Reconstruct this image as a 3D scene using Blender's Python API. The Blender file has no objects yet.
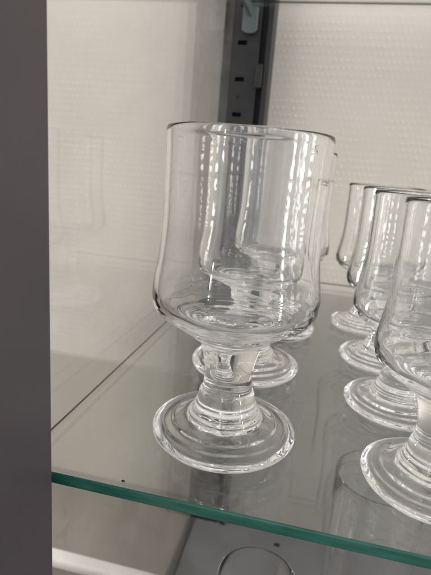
import bpy, bmesh, math, random
from mathutils import Vector, Matrix, noise
S = bpy.context.scene
COL = S.collection
# ---------------------------------------------------------------- camera
# axes follow the cabinet: x along the shelf front, y into the cabinet, z up, origin on the shelf top under the lens
cam = bpy.data.cameras.new('camera')
co = bpy.data.objects.new('camera', cam); COL.objects.link(co)
Rv = Vector((0.97278544, 0.21807694, 0.07830029)); Uv = Vector((-0.12908416, 0.22942675, 0.96472828)); Fv = Vector((-0.19242081, 0.94858095, -0.25133328))
m = Matrix((Rv, Uv, -Fv)).transposed().to_4x4(); m.translation = (0, 0, 0.126624)
co.matrix_world = m
cam.sensor_fit = 'HORIZONTAL'; cam.sensor_width = 36; cam.lens = 474.85 / 431 * 36
cam.clip_start = 0.005; cam.clip_end = 50
cam.dof.use_dof = True; cam.dof.focus_distance = 0.205; cam.dof.aperture_fstop = 26
S.camera = co
# ---------------------------------------------------------------- room light
w = bpy.data.worlds.new('World'); S.world = w; w.use_nodes = True
nt = w.node_tree; bg = nt.nodes['Background']
tc = nt.nodes.new('ShaderNodeTexCoord'); sep = nt.nodes.new('ShaderNodeSeparateXYZ'); ramp = nt.nodes.new('ShaderNodeValToRGB')
mr = nt.nodes.new('ShaderNodeMapRange'); mr.inputs['From Min'].default_value = -1; mr.inputs['From Max'].default_value = 1
nt.links.new(tc.outputs['Generated'], sep.inputs[0]); nt.links.new(sep.outputs['Z'], mr.inputs['Value']); nt.links.new(mr.outputs[0], ramp.inputs[0])
e = ramp.color_ramp.elements
e[0].position = 0.1; e[0].color = (.09, .086, .08, 1); e[1].position = 0.95; e[1].color = (.62, .61, .59, 1)
x = e.new(0.48); x.color = (.36, .353, .342, 1)
x = e.new(0.62); x.color = (.48, .474, .465, 1)
mp = nt.nodes.new('ShaderNodeMapping'); mp.inputs['Scale'].default_value = (2.6, 2.6, .9); nt.links.new(tc.outputs['Generated'], mp.inputs[0])
nz = nt.nodes.new('ShaderNodeTexNoise'); nz.inputs['Scale'].default_value = 1.6; nz.inputs['Detail'].default_value = 3; nt.links.new(mp.outputs[0], nz.inputs['Vector'])
m2 = nt.nodes.new('ShaderNodeMapRange'); m2.inputs['From Min'].default_value = .36; m2.inputs['From Max'].default_value = .64; m2.inputs['To Min'].default_value = .4; m2.inputs['To Max'].default_value = 1.7
nt.links.new(nz.outputs['Fac'], m2.inputs['Value'])
vm = nt.nodes.new('ShaderNodeVectorMath'); vm.operation = 'SCALE'; nt.links.new(ramp.outputs[0], vm.inputs[0]); nt.links.new(m2.outputs[0], vm.inputs['Scale'])
nt.links.new(vm.outputs[0], bg.inputs['Color'])      # a shop hall: lighter and darker racks all round; bg.inputs['Strength'].default_value = 1.0
S.view_settings.view_transform = 'Standard'; S.view_settings.look = 'None'; S.view_settings.gamma = 1
S.view_settings.exposure = 0.60
cy = S.cycles
cy.max_bounces = 32; cy.transmission_bounces = 28; cy.glossy_bounces = 16; cy.transparent_max_bounces = 32; cy.diffuse_bounces = 4
cy.caustics_reflective = True; cy.caustics_refractive = True; cy.blur_glossy = 0.3; cy.sample_clamp_indirect = 6

LW = 5.5
def lamp(name, loc, target, sx, sy, watts, col=(1, .975, .945)):
    l = bpy.data.lights.new(name, 'AREA'); l.shape = 'RECTANGLE'; l.size = sx; l.size_y = sy; l.energy = watts; l.color = col
    o = bpy.data.objects.new(name, l); COL.objects.link(o)
    d = Vector(target) - Vector(loc); z = -d.normalized()
    xa = Vector((1, 0, 0)); ya = z.cross(xa).normalized(); xa = ya.cross(z).normalized()
    mm = Matrix((xa, ya, z)).transposed().to_4x4(); mm.translation = loc; o.matrix_world = mm
    return o
# rows of square ceiling luminaires down the hall behind the camera and along the aisle to the right
for k in range(11):
    y = -1.7 - k * 1.05
    lamp('ceiling_lamp', (-.25, y, 2.1), (-.25, y, 0), .30, .42, LW)
for k in range(9):
    x = 1.6 + k * 1.05
    lamp('ceiling_lamp', (x, -1.5, 2.1), (x, -1.5, 0), .42, .30, LW)
for k in range(8):
    y = -1.7 - k * 1.05
    lamp('ceiling_lamp', (2.6 , y, 2.1), (2.6, y, 0), .30, .42, LW)
for k in range(6):  # extra row on the left, added to brighten the left wall
    lamp('ceiling_lamp', (-1.1 - k * .9, -.75, 2.1), (-1.1 - k * .9, -.75, 0), .42, .30, LW * 1.1)
# lit louvred wall luminaires to both sides of the cabinet: the ladder-like streaks in the glasses are their mirror images
for (x, y, wd, tw, z0, nz) in ((-2.14, .82, .26, 85, -.48, 15), (2.3, .06, .16, 26, -.48, 15), (2.2, -.62, .12, 30, -.48, 15), (-1.1, -2.1, .13, 30, .10, 5)):
    for k in range(nz):
        z = z0 + k * .08
        lamp('louvre_lamp', (x, y, z), (0, .3, z), wd, .04, tw * wd * .04 * math.pi)

# ---------------------------------------------------------------- helpers
def tag(o, label=None, cat=None, group=None, kind=None):
    if label: o['label'] = label
    if cat: o['category'] = cat
    if group: o['group'] = group
    if kind: o['kind'] = kind
    return o
def empty(name, loc=(0, 0, 0)):
    o = bpy.data.objects.new(name, None); o.empty_display_size = .02; COL.objects.link(o); o.location = loc; return o
def link(name, bm, mats, parent=None, bevel=0, seg=3, smooth=False):
    me = bpy.data.meshes.new(name); bm.normal_update(); bm.to_mesh(me); bm.free()
    for mt in (mats if isinstance(mats, (list, tuple)) else [mats]): me.materials.append(mt)
    o = bpy.data.objects.new(name, me); COL.objects.link(o)
    if parent: o.parent = parent
    if smooth:
        for p in me.polygons: p.use_smooth = True
    if bevel:
        b = o.modifiers.new('bevel', 'BEVEL'); b.width = bevel; b.segments = seg; b.limit_method = 'ANGLE'
        for p in me.polygons: p.use_smooth = True
        wn = o.modifiers.new('wn', 'WEIGHTED_NORMAL')
    return o
def box(bm, a, b, mat=0):
    vs = [bm.verts.new((x, y, z)) for x in (a[0], b[0]) for y in (a[1], b[1]) for z in (a[2], b[2])]
    out = []
    for f in ((0, 1, 3, 2), (4, 6, 7, 5), (0, 4, 5, 1), (2, 3, 7, 6), (0, 2, 6, 4), (1, 5, 7, 3)):
        fc = bm.faces.new([vs[i] for i in f]); fc.material_index = mat; out.append(fc)
    return out
def mat(name):
    mt = bpy.data.materials.new(name); mt.use_nodes = True
    return mt, mt.node_tree, mt.node_tree.nodes['Principled BSDF']
def N(t, kind, **kw):
    n = t.nodes.new(kind)
    for k, v in kw.items():
        if k in n.inputs.keys(): n.inputs[k].default_value = v
        else: setattr(n, k, v)
    return n
def math_(t, op, a, b=None, c=None):
    n = t.nodes.new('ShaderNodeMath'); n.operation = op
    for i, v in enumerate((a, b, c)):
        if v is None: continue
        if isinstance(v, (int, float)): n.inputs[i].default_value = v
        else: t.links.new(v, n.inputs[i])
    return n.outputs[0]
def noisy(name, col, rough, var=.12, scale=40, bump=.0, metallic=0, rvar=.1, stretch=(1, 1, 1)):
    mt, t, p = mat(name)
    tcn = N(t, 'ShaderNodeTexCoord'); mp = N(t, 'ShaderNodeMapping', Scale=stretch); t.links.new(tcn.outputs['Object'], mp.inputs[0])
    n = N(t, 'ShaderNodeTexNoise', Scale=scale, Detail=6.0); t.links.new(mp.outputs[0], n.inputs['Vector'])
    r = N(t, 'ShaderNodeValToRGB'); t.links.new(n.outputs['Fac'], r.inputs[0])
    r.color_ramp.elements[0].position = .3; r.color_ramp.elements[1].position = .7
    r.color_ramp.elements[0].color = tuple(c * (1 - var) for c in col) + (1,); r.color_ramp.elements[1].color = tuple(min(1, c * (1 + var)) for c in col) + (1,)
    t.links.new(r.outputs[0], p.inputs['Base Color'])
    t.links.new(math_(t, 'MULTIPLY_ADD', n.outputs['Fac'], rvar * 2, rough - rvar), p.inputs['Roughness'])
    p.inputs['Metallic'].default_value = metallic
    if bump:
        n2 = N(t, 'ShaderNodeTexNoise', Scale=scale * 12, Detail=3.0); t.links.new(mp.outputs[0], n2.inputs['Vector'])
        b = N(t, 'ShaderNodeBump', Strength=bump, Distance=.0005); t.links.new(n2.outputs['Fac'], b.inputs['Height']); t.links.new(b.outputs[0], p.inputs['Normal'])
    return mt

# ---------------------------------------------------------------- materials
def wallpaper():
    """white relief paper: staggered rows of small raised dashes"""
    mt, t, p = mat('relief wallpaper')
    tcn = N(t, 'ShaderNodeTexCoord'); sp = N(t, 'ShaderNodeSeparateXYZ'); 
    nz = N(t, 'ShaderNodeTexNoise', Scale=30.0, Detail=3.0); t.links.new(tcn.outputs['Object'], nz.inputs['Vector'])
    wob = N(t, 'ShaderNodeVectorMath', operation='SCALE'); wob.inputs['Scale'].default_value = .0032; t.links.new(nz.outputs['Color'], wob.inputs[0])
    ad = N(t, 'ShaderNodeVectorMath', operation='ADD'); t.links.new(tcn.outputs['Object'], ad.inputs[0]); t.links.new(wob.outputs[0], ad.inputs[1])
    t.links.new(ad.outputs[0], sp.inputs[0])
    RZ, RX = 1 / .0078, 1 / .0064
    zr = math_(t, 'MULTIPLY', sp.outputs['Z'], RZ); row = math_(t, 'FLOOR', zr)
    off = math_(t, 'MULTIPLY', math_(t, 'MODULO', row, 2.0), .5)
    xr = math_(t, 'ADD', math_(t, 'MULTIPLY', sp.outputs['X'], RX), off)
    fz = math_(t, 'ABSOLUTE', math_(t, 'SUBTRACT', math_(t, 'FRACT', zr), .5))
    fx = math_(t, 'ABSOLUTE', math_(t, 'SUBTRACT', math_(t, 'FRACT', xr), .5))
    a = N(t, 'ShaderNodeMapRange', interpolation_type='SMOOTHSTEP'); t.links.new(fz, a.inputs['Value']); a.inputs['From Min'].default_value = .30; a.inputs['From Max'].default_value = .08
    b = N(t, 'ShaderNodeMapRange', interpolation_type='SMOOTHSTEP'); t.links.new(fx, b.inputs['Value']); b.inputs['From Min'].default_value = .44; b.inputs['From Max'].default_value = .15
    dash = math_(t, 'MULTIPLY', a.outputs[0], b.outputs[0])
    # every dash its own height
    cell = N(t, 'ShaderNodeCombineXYZ'); t.links.new(math_(t, 'FLOOR', xr), cell.inputs[0]); t.links.new(row, cell.inputs[1])
    wn = N(t, 'ShaderNodeTexWhiteNoise', noise_dimensions='2D'); t.links.new(cell.outputs[0], wn.inputs['Vector'])
    h = math_(t, 'MULTIPLY', dash, math_(t, 'MULTIPLY_ADD', wn.outputs['Value'], .8, .35))
    pn = N(t, 'ShaderNodeTexNoise', Scale=16.0, Detail=3.0); t.links.new(tcn.outputs['Object'], pn.inputs['Vector'])
    pm = N(t, 'ShaderNodeMapRange'); t.links.new(pn.outputs['Fac'], pm.inputs['Value']); pm.inputs['From Min'].default_value = .3; pm.inputs['From Max'].default_value = .68; pm.inputs['To Min'].default_value = .08
    h = math_(t, 'MULTIPLY', h, pm.outputs[0])
    grain = N(t, 'ShaderNodeTexNoise', Scale=900.0, Detail=3.0); t.links.new(tcn.outputs['Object'], grain.inputs['Vector'])
    hh = math_(t, 'ADD', h, math_(t, 'MULTIPLY', grain.outputs['Fac'], .35))
    bp = N(t, 'ShaderNodeBump', Strength=.36, Distance=.0007); t.links.new(hh, bp.inputs['Height']); t.links.new(bp.outputs[0], p.inputs['Normal'])
    big = N(t, 'ShaderNodeTexNoise', Scale=7.0, Detail=5.0); t.links.new(tcn.outputs['Object'], big.inputs['Vector'])
    r = N(t, 'ShaderNodeValToRGB'); r.color_ramp.elements[0].position = .3; r.color_ramp.elements[1].position = .72
    r.color_ramp.elements[0].color = (.59, .55, .497, 1); r.color_ramp.elements[1].color = (.665, .63, .578, 1)
    t.links.new(big.outputs['Fac'], r.inputs[0])
    mx = N(t, 'ShaderNodeMix', data_type='RGBA', blend_type='MIX'); t.links.new(math_(t, 'MULTIPLY', h, .3), mx.inputs[0])
    t.links.new(r.outputs[0], mx.inputs[6]); mx.inputs[7].default_value = (.78, .755, .715, 1)
    t.links.new(mx.outputs[2], p.inputs['Base Color']); p.inputs['Roughness'].default_value = .33
    return mt
M_WALL = wallpaper()
M_POST = noisy('mauve grey lacquer', (.048, .040, .045), .40, .06, 25, bump=.05)
M_UP = noisy('grey powder coated steel', (.024, .0235, .025), .42, .12, 60, bump=.1)
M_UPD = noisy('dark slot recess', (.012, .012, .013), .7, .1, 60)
M_TAB = noisy('pale zinc bracket', (.15, .175, .18), .38, .1, 80, metallic=.35)
M_DECK = noisy('grey laminate', (.165, .162, .166), .45, .08, 18, bump=.08)
M_FLOOR = noisy('beige laminate', (.235, .203, .168), .4, .08, 9, bump=.05)
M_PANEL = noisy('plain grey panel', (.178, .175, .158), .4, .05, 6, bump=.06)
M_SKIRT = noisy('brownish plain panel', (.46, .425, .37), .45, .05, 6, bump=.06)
M_RAIL = noisy('white lacquer', (.8, .78, .74), .25, .03, 20)
M_DIRT = noisy('dark grit', (.02, .016, .012), .8, .3, 900)

def sheet_glass(name, tint, smudge=.0):
    """flat pane seen both sides: clear transmission plus mirror reflection by Fresnel, faint dusty film"""
    mt, t, p = mat(name); t.nodes.remove(p); out = t.nodes['Material Output']
    geo = N(t, 'ShaderNodeNewGeometry')
    ior = math_(t, 'MULTIPLY_ADD', geo.outputs['Backfacing'], 1 / 1.5 - 1.5, 1.5)
    fr = N(t, 'ShaderNodeFresnel'); t.links.new(ior, fr.inputs['IOR'])
    tr = N(t, 'ShaderNodeBsdfTransparent'); tr.inputs[0].default_value = tint + (1,)
    gl = N(t, 'ShaderNodeBsdfGlossy', Roughness=.0); gl.inputs[0].default_value = (1, 1, 1, 1)
    tcn = N(t, 'ShaderNodeTexCoord')
    mx = N(t, 'ShaderNodeMixShader'); t.links.new(fr.outputs[0], mx.inputs[0]); t.links.new(tr.outputs[0], mx.inputs[1]); t.links.new(gl.outputs[0], mx.inputs[2])
    last = mx.outputs[0]
    if smudge:
        df = N(t, 'ShaderNodeBsdfDiffuse'); df.inputs[0].default_value = (.7, .68, .64, 1)
        n = N(t, 'ShaderNodeTexNoise', Scale=14.0, Detail=7.0, Roughness=.65); t.links.new(tcn.outputs['Object'], n.inputs['Vector'])
        n2 = N(t, 'ShaderNodeTexNoise', Scale=700.0, Detail=2.0); t.links.new(tcn.outputs['Object'], n2.inputs['Vector'])
        sp = math_(t, 'GREATER_THAN', n2.outputs['Fac'], .73)
        f1 = N(t, 'ShaderNodeMapRange'); t.links.new(n.outputs['Fac'], f1.inputs['Value']); f1.inputs['From Min'].default_value = .42; f1.inputs['From Max'].default_value = .8; f1.inputs['To Max'].default_value = smudge
        fac = math_(t, 'ADD', f1.outputs[0], math_(t, 'MULTIPLY', sp, smudge * 1.5))
        m2 = N(t, 'ShaderNodeMixShader'); t.links.new(fac, m2.inputs[0]); t.links.new(last, m2.inputs[1]); t.links.new(df.outputs[0], m2.inputs[2]); last = m2.outputs[0]
    t.links.new(last, out.inputs['Surface'])
    return mt
M_SHELF = sheet_glass('shelf glass', (.962, .968, .960), .10)
M_PANE = sheet_glass('pane glass', (.985, .987, .985), .11)
mt, t, p = mat('green glass edge'); M_EDGE = mt
tcn = N(t, 'ShaderNodeTexCoord'); n = N(t, 'ShaderNodeTexNoise', Scale=60.0, Detail=4.0); mp = N(t, 'ShaderNodeMapping', Scale=(1, 1, 6)); t.links.new(tcn.outputs['Object'], mp.inputs[0]); t.links.new(mp.outputs[0], n.inputs['Vector'])
r = N(t, 'ShaderNodeValToRGB'); r.color_ramp.elements[0].position = .3; r.color_ramp.elements[1].position = .7
r.color_ramp.elements[0].color = (.010, .066, .050, 1); r.color_ramp.elements[1].color = (.024, .115, .09, 1)
t.links.new(n.outputs['Fac'], r.inputs[0]); t.links.new(r.outputs[0], p.inputs['Base Color']); p.inputs['Roughness'].default_value = .18
mt, t, p = mat('clear drinking glass'); M_GLASS = mt
p.inputs['Base Color'].default_value = (1, 1, 1, 1); p.inputs['Roughness'].default_value = 0; p.inputs['IOR'].default_value = 1.5; p.inputs['Transmission Weight'].default_value = 1
tcn = N(t, 'ShaderNodeTexCoord'); n = N(t, 'ShaderNodeTexNoise', Scale=55.0, Detail=2.0); t.links.new(tcn.outputs['Object'], n.inputs['Vector'])
b = N(t, 'ShaderNodeBump', Strength=.06, Distance=.0006); t.links.new(n.outputs['Fac'], b.inputs['Height']); t.links.new(b.outputs[0], p.inputs['Normal'])

M_EDGED = noisy('dark cut glass edge', (.012, .026, .022), .3, .2, 80)
# ---------------------------------------------------------------- the setting
DZ = -0.375
YW = 0.606
bm = bmesh.new(); box(bm, (-.95, YW, -.9), (1.6, YW + .05, 1.3)); o = link('wallpapered_wall', bm, M_WALL)
tag(o, 'off-white wall in relief wallpaper with rows of small raised dashes, behind the shelves', 'wall')
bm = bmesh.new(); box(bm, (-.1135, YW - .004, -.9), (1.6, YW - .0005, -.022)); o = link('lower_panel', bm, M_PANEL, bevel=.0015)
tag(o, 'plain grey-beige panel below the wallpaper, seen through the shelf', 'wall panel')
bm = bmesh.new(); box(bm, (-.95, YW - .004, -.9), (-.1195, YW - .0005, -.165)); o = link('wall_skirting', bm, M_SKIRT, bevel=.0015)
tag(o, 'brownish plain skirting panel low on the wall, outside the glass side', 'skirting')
# floor of the neighbouring bay, outside the side pane
bm = bmesh.new(); box(bm, (-.95, .430, DZ - .12), (-.126, YW - .006, DZ + .012)); o = link('ground', bm, M_FLOOR, bevel=.002)
tag(o, 'beige laminate ledge along the foot of the wall outside the glass side', 'ledge', kind='structure')
bm = bmesh.new(); box(bm, (-.95, .424, DZ + .0125), (-.126, .444, DZ + .027)); o = link('ledge_rail', bm, M_RAIL, bevel=.006, seg=5)
tag(o, 'white rounded rail along the front of the beige ledge, lower left', 'rail')
bm = bmesh.new(); box(bm, (-.95, -.4, DZ - .16), (-.126, .424, DZ - .12)); o = link('floor', bm, M_FLOOR)
tag(o, 'beige floor seen below the white rail', 'floor', kind='structure')
# base deck of the cabinet
bm = bmesh.new(); box(bm, (-.119, .02, DZ - .02), (.64, YW - .006, DZ)); o = link('base_board', bm, M_DECK, bevel=.002)
tag(o, 'dark grey base board of the display cabinet below the green-edged shelf', 'cabinet base')
# front post; the outer box is added, unseen, to shade the front goblet
bm = bmesh.new(); box(bm, (-.150, .060, -.45), (-.0855, .142, .9)); box(bm, (-.235, .060, -.45), (-.1535, .250, .9)); o = link('cabinet_post_with_blocker', bm, M_POST, bevel=.0025, seg=4)
tag(o, 'dark mauve-grey upright post of the cabinet front, at the left, plus an added unseen light-blocking box', 'cabinet post')
# side pane
bm = bmesh.new(); box(bm, (-.1245, .143, DZ + .004), (-.1195, .570, .9)); o = link('side_glass_pane', bm, M_PANE)
tag(o, 'clear glass side pane left of the goblets, mirroring them faintly', 'glass pane')

# ---------------------------------------------------------------- glass shelves
def shelf(name, x0, x1, y0, y1, ztop, th, label):
    root = empty(name, ((x0 + x1) / 2, y0, ztop - th)); ox, oy, oz = root.location
    b_ = .0007
    bm = bmesh.new()
    box(bm, (x0 + b_ - ox, y0 + b_ - oy, -0.0 + 0.0), (x1 - b_ - ox, y1 - b_ - oy, th))
    kill = [f for f in bm.faces if abs(f.normal.z) < .5 or True]
    bm.normal_update()
    bmesh.ops.delete(bm, geom=[f for f in bm.faces if abs(f.normal.z) < .5], context='FACES_ONLY')
    link('sheet', bm, M_SHELF, root)
    # ground and polished rim: chamfer, face, chamfer
    bm = bmesh.new()
    ring = []
    for (ins, z) in ((b_, th), (b_ * .3, th - b_ * .3), (0, th - b_), (0, th * .62), (0, b_), (b_ * .3, b_ * .3), (b_, 0)):
        ring.append([bm.verts.new((px - ox, py - oy, z)) for px, py in ((x0 + ins, y0 + ins), (x1 - ins, y0 + ins), (x1 - ins, y1 - ins), (x0 + ins, y1 - ins))])
    for r_, (a, b) in enumerate(zip(ring, ring[1:])):
        for i in range(4):
            f = bm.faces.new((a[i], b[i], b[(i + 1) % 4], a[(i + 1) % 4]))
            f.material_index = 0 if i == 0 else (1 if r_ < 3 else 2)     # front polished green; the other cut edges dark along the arris, clear below
    link('polished_edge', bm, [M_EDGE, M_EDGED, M_SHELF], root)
    tag(root, label, 'glass shelf')
    return root
shelf('glass_shelf', -.1104, .63, .1517, .5682, 0, .005, 'clear glass shelf with a green front edge, carrying the goblets')
z_up = .2992
shelf('glass_shelf', -.1104, .63, .1600, .5660, z_up, .005, 'glass shelf along the top, only its rear underside showing')

# ---------------------------------------------------------------- slotted upright
up = empty('slotted_upright', (-.102, .575, DZ)); tag(up, 'dark grey slotted steel upright in the back corner behind the goblets', 'shelf upright')
ox, oy, oz = up.location
Z0, Z1 = DZ, .75
fx0, fx1 = -.128, -.0885
slots = []
z = .2600
for k in range(-14, 13):
    zc = .2600 - .0382 * k
    if Z0 + .03 < zc < Z1 - .02: slots.append((-.1085 , .0053, zc, .0024))
xs = sorted({fx0, fx1} | {s[0] - s[1] for s in slots} | {s[0] + s[1] for s in slots})
zs = sorted({Z0, Z1} | {s[2] - s[3] for s in slots} | {s[2] + s[3] for s in slots})
bm = bmesh.new(); V = {}
def gv(i, j):
    if (i, j) not in V: V[i, j] = bm.verts.new((xs[i] - ox, 0, zs[j] - oz))
    return V[i, j]
for i in range(len(xs) - 1):
    for j in range(len(zs) - 1):
        cx, cz = (xs[i] + xs[i + 1]) / 2, (zs[j] + zs[j + 1]) / 2
        if any(abs(cx - s[0]) < s[1] and abs(cz - s[2]) < s[3] for s in slots): continue
        bm.faces.new((gv(i, j), gv(i + 1, j), gv(i + 1, j + 1), gv(i, j + 1)))
f = link('slotted_face', bm, M_UP, up); so = f.modifiers.new('thick', 'SOLIDIFY'); so.thickness = .0018; so.offset = -1
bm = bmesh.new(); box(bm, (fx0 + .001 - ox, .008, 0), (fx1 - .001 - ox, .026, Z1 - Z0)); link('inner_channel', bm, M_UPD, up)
bm = bmesh.new()
box(bm, (fx0 - .0025 - ox, -.001, 0), (fx0 - .0002 - ox, .027, Z1 - Z0)); link('side_lip', bm, M_UP, up, bevel=.0006)
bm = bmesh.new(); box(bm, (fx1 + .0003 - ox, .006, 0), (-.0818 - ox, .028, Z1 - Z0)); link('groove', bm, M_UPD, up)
bm = bmesh.new(); box(bm, (-.0815 - ox, -.002, 0), (-.0752 - ox, .028, Z1 - Z0)); link('flange', bm, M_UP, up, bevel=.0008)
bm = bmesh.new(); box(bm, (-.0905 - ox, -.0035, .213 - oz), (-.0825 - ox, -.0004, .238 - oz)); link('locking_clip', bm, M_UP, up, bevel=.0007)
bm = bmesh.new(); bmesh.ops.create_cone(bm, cap_ends=True, segments=20, radius1=.0016, radius2=.0014, depth=.0012, matrix=Matrix.Translation((-.1095 - ox, -.0006, .2035 - oz)) @ Matrix.Rotation(math.pi / 2, 4, 'X'))
link('screw_head', bm, M_UPD, up)
# bracket hooked into the top slot
br = empty('shelf_bracket', (-.1010, .574, .285)); tag(br, 'pale zinc shelf bracket tongue hooked into the upright near the top edge', 'shelf bracket')
bm = bmesh.new()
pr = [(-.0085, .0095), (.0085, .0095), (.0085, -.0125)] + [(.0085 * math.cos(a), -.0125 - .0045 * math.sin(a)) for a in [math.pi * k / 8 for k in range(1, 8)]] + [(-.0085, -.0125)]
fr_ = [bm.verts.new((a, -.0062 + .10 * (b - .0095) * -.25, b)) for a, b in pr]; bk = [bm.verts.new((a, -.0030, b)) for a, b in pr]
bm.faces.new(fr_[::-1]); bm.faces.new(bk)
for i in range(len(pr)): bm.faces.new((fr_[i], fr_[(i + 1) % len(pr)], bk[(i + 1) % len(pr)], bk[i]))
bmesh.ops.recalc_face_normals(bm, faces=bm.faces[:])
link('tongue', bm, M_TAB, br, bevel=.0008)
bm = bmesh.new(); box(bm, (-.0020, -.30, .0000), (.0020, -.0066, .0105)); link('arm', bm, M_TAB, br, bevel=.0008)

# ---------------------------------------------------------------- goblets
def cr(pts, sub=6):
    out = []
    P = [pts[0]] + list(pts) + [pts[-1]]
    for i in range(1, len(P) - 2):
        p0, p1, p2, p3 = map(Vector, (P[i - 1], P[i], P[i + 1], P[i + 2]))
        # centripetal parametrisation avoids overshoot
        t1 = max((p1 - p0).length, 1e-6) ** .5; t2 = max((p2 - p1).length, 1e-6) ** .5; t3 = max((p3 - p2).length, 1e-6) ** .5
        m1 = (p2 - p1) / t2 if i == 1 else ((p1 - p0) / t1 - (p2 - p0) / (t1 + t2) + (p2 - p1) / t2)
        m2 = (p2 - p1) / t2 if i == len(P) - 3 else ((p2 - p1) / t2 - (p3 - p1) / (t2 + t3) + (p3 - p2) / t3)
        m1 = m1 * t2; m2 = m2 * t2
        for k in range(sub):
            u = k / sub; u2, u3 = u * u, u ** 3
            out.append((2 * u3 - 3 * u2 + 1) * p1 + (u3 - 2 * u2 + u) * m1 + (-2 * u3 + 3 * u2) * p2 + (u3 - u2) * m2)
    out.append(Vector(pts[-1])); return out
FOOT = [(0, .0034), (.008, .0032), (.016, .0024), (.0225, .0012), (.0262, .0003), (.0285, 0), (.0309, .0006), (.0329, .0022), (.0340, .0040), (.0341, .0052), (.0337, .0062), (.0326, .0069), (.0313, .0071), (.0299, .0074), (.0286, .0083), (.0273, .0085), (.0256, .0087), (.0241, .0097), (.0228, .0101), (.0206, .0105), (.0186, .0110), (.0175, .0118), (.0171, .0134), (.0161, .0142), (.0155, .0156), (.0149, .0166), (.0145, .0182), (.0137, .0194), (.0133, .0222)]
STEM = [(.0133, .0222), (.0129, .0236), (.0123, .0248), (.0117, .0258), (.0114, .0280), (.0112, .0320), (.0115, .0360), (.0122, .0400), (.0131, .0436), (.0143, .0472)]
BOWL = [(.0143, .0472), (.0153, .0490), (.0172, .0506), (.0190, .0517), (.0203, .0532), (.0223, .0543), (.0240, .0560), (.0262, .0569), (.0280, .0584), (.0311, .0600), (.0340, .0622), (.0362, .0650), (.0372, .0688), (.0372, .0720), (.0368, .0760), (.0360, .0810), (.0350, .0880), (.0343, .0960), (.0340, .1060), (.0340, .1160), (.0341, .1260), (.0343, .1350), (.0344, .1384), (.0341, .1398), (.0336, .1402), (.0331, .1397), (.0328, .1380), (.0326, .1340), (.0324, .1240), (.0323, .1140), (.0322, .1060), (.0324, .0970), (.0331, .0880), (.0340, .0810), (.0348, .0755), (.0350, .0715), (.0345, .0680), (.0330, .0653), (.0300, .0632), (.0262, .0612), (.0222, .0594), (.0175, .0576), (.0120, .0562), (.0060, .0555), (0, .0553)]
SEG = 112
def lathe(profile, s, seed):
    """one shell of the blown piece; slight waviness of hand-pressed glass; exact normals so shells join without a seam"""
    return [(q.x * s, q.y * s) for q in cr(profile, 4)]
def goblet(loc, s, rot, seed, label, group):
    root = empty('goblet', loc); root.rotation_euler.z = rot
    tag(root, label, 'goblet', group)
    parts = [('foot', FOOT), ('stem', STEM), ('bowl', BOWL)]
    full = []; cuts = []
    for nme, pf in parts:
        pts = lathe(pf, s, seed)
        a = len(full) - 1 if full else 0
        full += pts if not full else pts[1:]
        cuts.append((nme, a, len(full) - 1))
    n = len(full)
    def wob(r, z, a):
        k = noise.noise(Vector((math.cos(a) * 1.1 + seed * 7.3, math.sin(a) * 1.1, z / s * 38)))
        k2 = noise.noise(Vector((math.cos(a) * 3.2 + seed * 3.1, math.sin(a) * 3.2, z / s * 130)))
        return r * (1 + .004 * k + .0010 * k2)
    grid = [[Vector((wob(r, z, a) * math.cos(a), wob(r, z, a) * math.sin(a), z + .0004 * s * noise.noise(Vector((math.cos(a) * 2, math.sin(a) * 2, r * 120 + seed))) * min(1, z / (.004 * s)))) for a in [2 * math.pi * j / SEG for j in range(SEG)]] for r, z in full]
    if True:      # the pressed inside of the bowl's bottom is not quite even
        top = max(range(n), key=lambda i: full[i][1])
        for i in range(top + 1, n):
            r, z = full[i]; q = max(0, min(1, (.075 * s - z) / (.015 * s)))
            if r > 1e-7 and q > 0:
                for j in range(SEG):
                    v = grid[i][j]; v.z += .00036 * s * q * min(1, r / (.012 * s)) * noise.noise(Vector((v.x, v.y, seed * .1)) * (115 / s))
    nor = [[None] * SEG for _ in range(n)]
    for i in range(n):
        for j in range(SEG):
            if full[i][0] < 1e-7: nor[i][j] = Vector((0, 0, -1 if i == 0 else 1)); continue
            du = grid[min(i + 1, n - 1)][j] - grid[max(i - 1, 0)][j]; dv = grid[i][(j + 1) % SEG] - grid[i][j - 1]
            nn = dv.cross(du); nor[i][j] = nn.normalized() if nn.length > 0 else Vector((0, 0, 1))
    for nme, a, b in cuts:
        verts = []; nrm = []; rows = []
        for i in range(a, b + 1):
            if full[i][0] < 1e-7:
                rows.append([len(verts)] * SEG); verts.append(Vector((0, 0, full[i][1]))); nrm.append(nor[i][0])
            else:
                rows.append(list(range(len(verts), len(verts) + SEG))); verts += grid[i]; nrm += nor[i]
        faces = []
        for ra, rb in zip(rows, rows[1:]):
            for j in range(SEG):
                k = (j + 1) % SEG
                f = [ra[j], ra[k], rb[k], rb[j]]
                f2 = []
                for v in f:
                    if v not in f2: f2.append(v)
                faces.append(f2)
        me = bpy.data.meshes.new(nme); me.from_pydata([tuple(v) for v in verts], [], faces); me.materials.append(M_GLASS)
        me.polygons.foreach_set('use_smooth', [True] * len(me.polygons)); me.update()
        me.normals_split_custom_set_from_vertices([tuple(v) for v in nrm])
        o = bpy.data.objects.new(nme, me); COL.objects.link(o); o.parent = root
    return root
GA, GB = 'large goblets in the left row', 'smaller goblets in the right row'
SB = .8556
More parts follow.
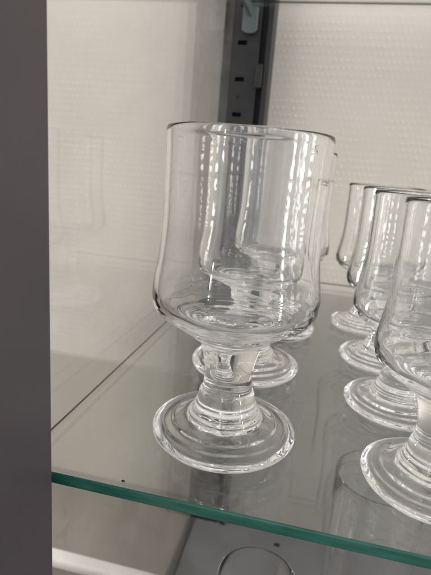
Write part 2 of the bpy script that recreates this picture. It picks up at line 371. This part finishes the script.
for args in (
    ((-.0317, .2029, .0003), 1, .3, 1, 'largest clear goblet, in front of the left row near the shelf edge', GA),
    ((-.0346, .2850, .0003), 1, 1.4, 2, 'clear goblet directly behind the largest one and seen through its bowl', GA),
    ((-.0265, .3682, .0003), 1, 2.2, 3, 'rearmost goblet of the left row, mostly hidden behind the two in front', GA),
    ((.0609, .1940, .0003), SB, .9, 4, 'front goblet of the right row, cut off by the right picture edge', GB),
    ((.0563, .2631, .0003), SB, 2.9, 5, 'second goblet of the right row, right behind the cut-off one', GB),
    ((.0557, .3325, .0003), SB, 4.1, 6, 'third goblet of the right row, second from its back', GB),
    ((.0501, .4095, .0003), SB, 5.2, 7, 'rearmost goblet of the right row, close to the back of the shelf', GB)):
    goblet(*args)

# ---------------------------------------------------------------- tumblers standing on the base deck
def tumbler(loc, h, r, label):
    pf = [(0, .003), (r * .5, .002), (r * .72, .0002), (r * .80, 0), (r * .86, .001), (r * .885, .006), (r * .92, h * .3), (r * .965, h * .7), (r, h - .0015), (r - .0004, h), (r - .0009, h), (r - .0013, h - .0013), (r * .965 - .0014, h * .7), (r * .92 - .0016, h * .3), (r * .885 - .003, .016), (r * .7, .0105), (r * .3, .010), (0, .010)]
    pts = [(q.x, q.y) for q in cr(pf, 3)]
    bm = bmesh.new(); rows = []
    for rr, z in pts:
        rows.append([bm.verts.new((0, 0, z))] * SEG if rr < 1e-7 else [bm.verts.new((rr * math.cos(2 * math.pi * j / SEG), rr * math.sin(2 * math.pi * j / SEG), z)) for j in range(SEG)])
    for ra, rb in zip(rows, rows[1:]):
        for j in range(SEG):
            k = (j + 1) % SEG; vs = []
            for v in (ra[j], ra[k], rb[k], rb[j]):
                if v not in vs: vs.append(v)
            bm.faces.new(vs)
    o = link('tumbler', bm, M_GLASS, smooth=True); o.location = loc
    return tag(o, label, 'tumbler')
tumbler((-.0117, .336, DZ + .0004), -.212 - DZ, .034, 'tall clear tumbler on the grey base, only its round rim showing below the green edge')
tumbler((.0802, .3745, DZ + .0004), -.117 - DZ, .038, 'taller clear tumbler seen through the shelf, left of the cut-off goblet foot')

# ---------------------------------------------------------------- specks of dirt
def speck(loc, s, seed, label):
    bm = bmesh.new(); bmesh.ops.create_icosphere(bm, subdivisions=2, radius=1)
    for v in bm.verts:
        v.co *= 1 + .5 * noise.noise(v.co * 1.7 + Vector((seed, 0, 0))); v.co.x *= s * 1.4; v.co.y *= s; v.co.z = max(v.co.z, -.5) * s * .5 + s * .26
    o = link('dirt_speck', bm, M_DIRT, smooth=True); o.location = loc
    return tag(o, label, 'speck')
speck((-.0630, .1556, .0002), .00055, 1, 'tiny dark speck on the shelf top near the green front edge')
speck((.0023, .5590, DZ + .0004), .0028, 5, 'dark speck on the grey base below the shelf, beside the tumbler rim')
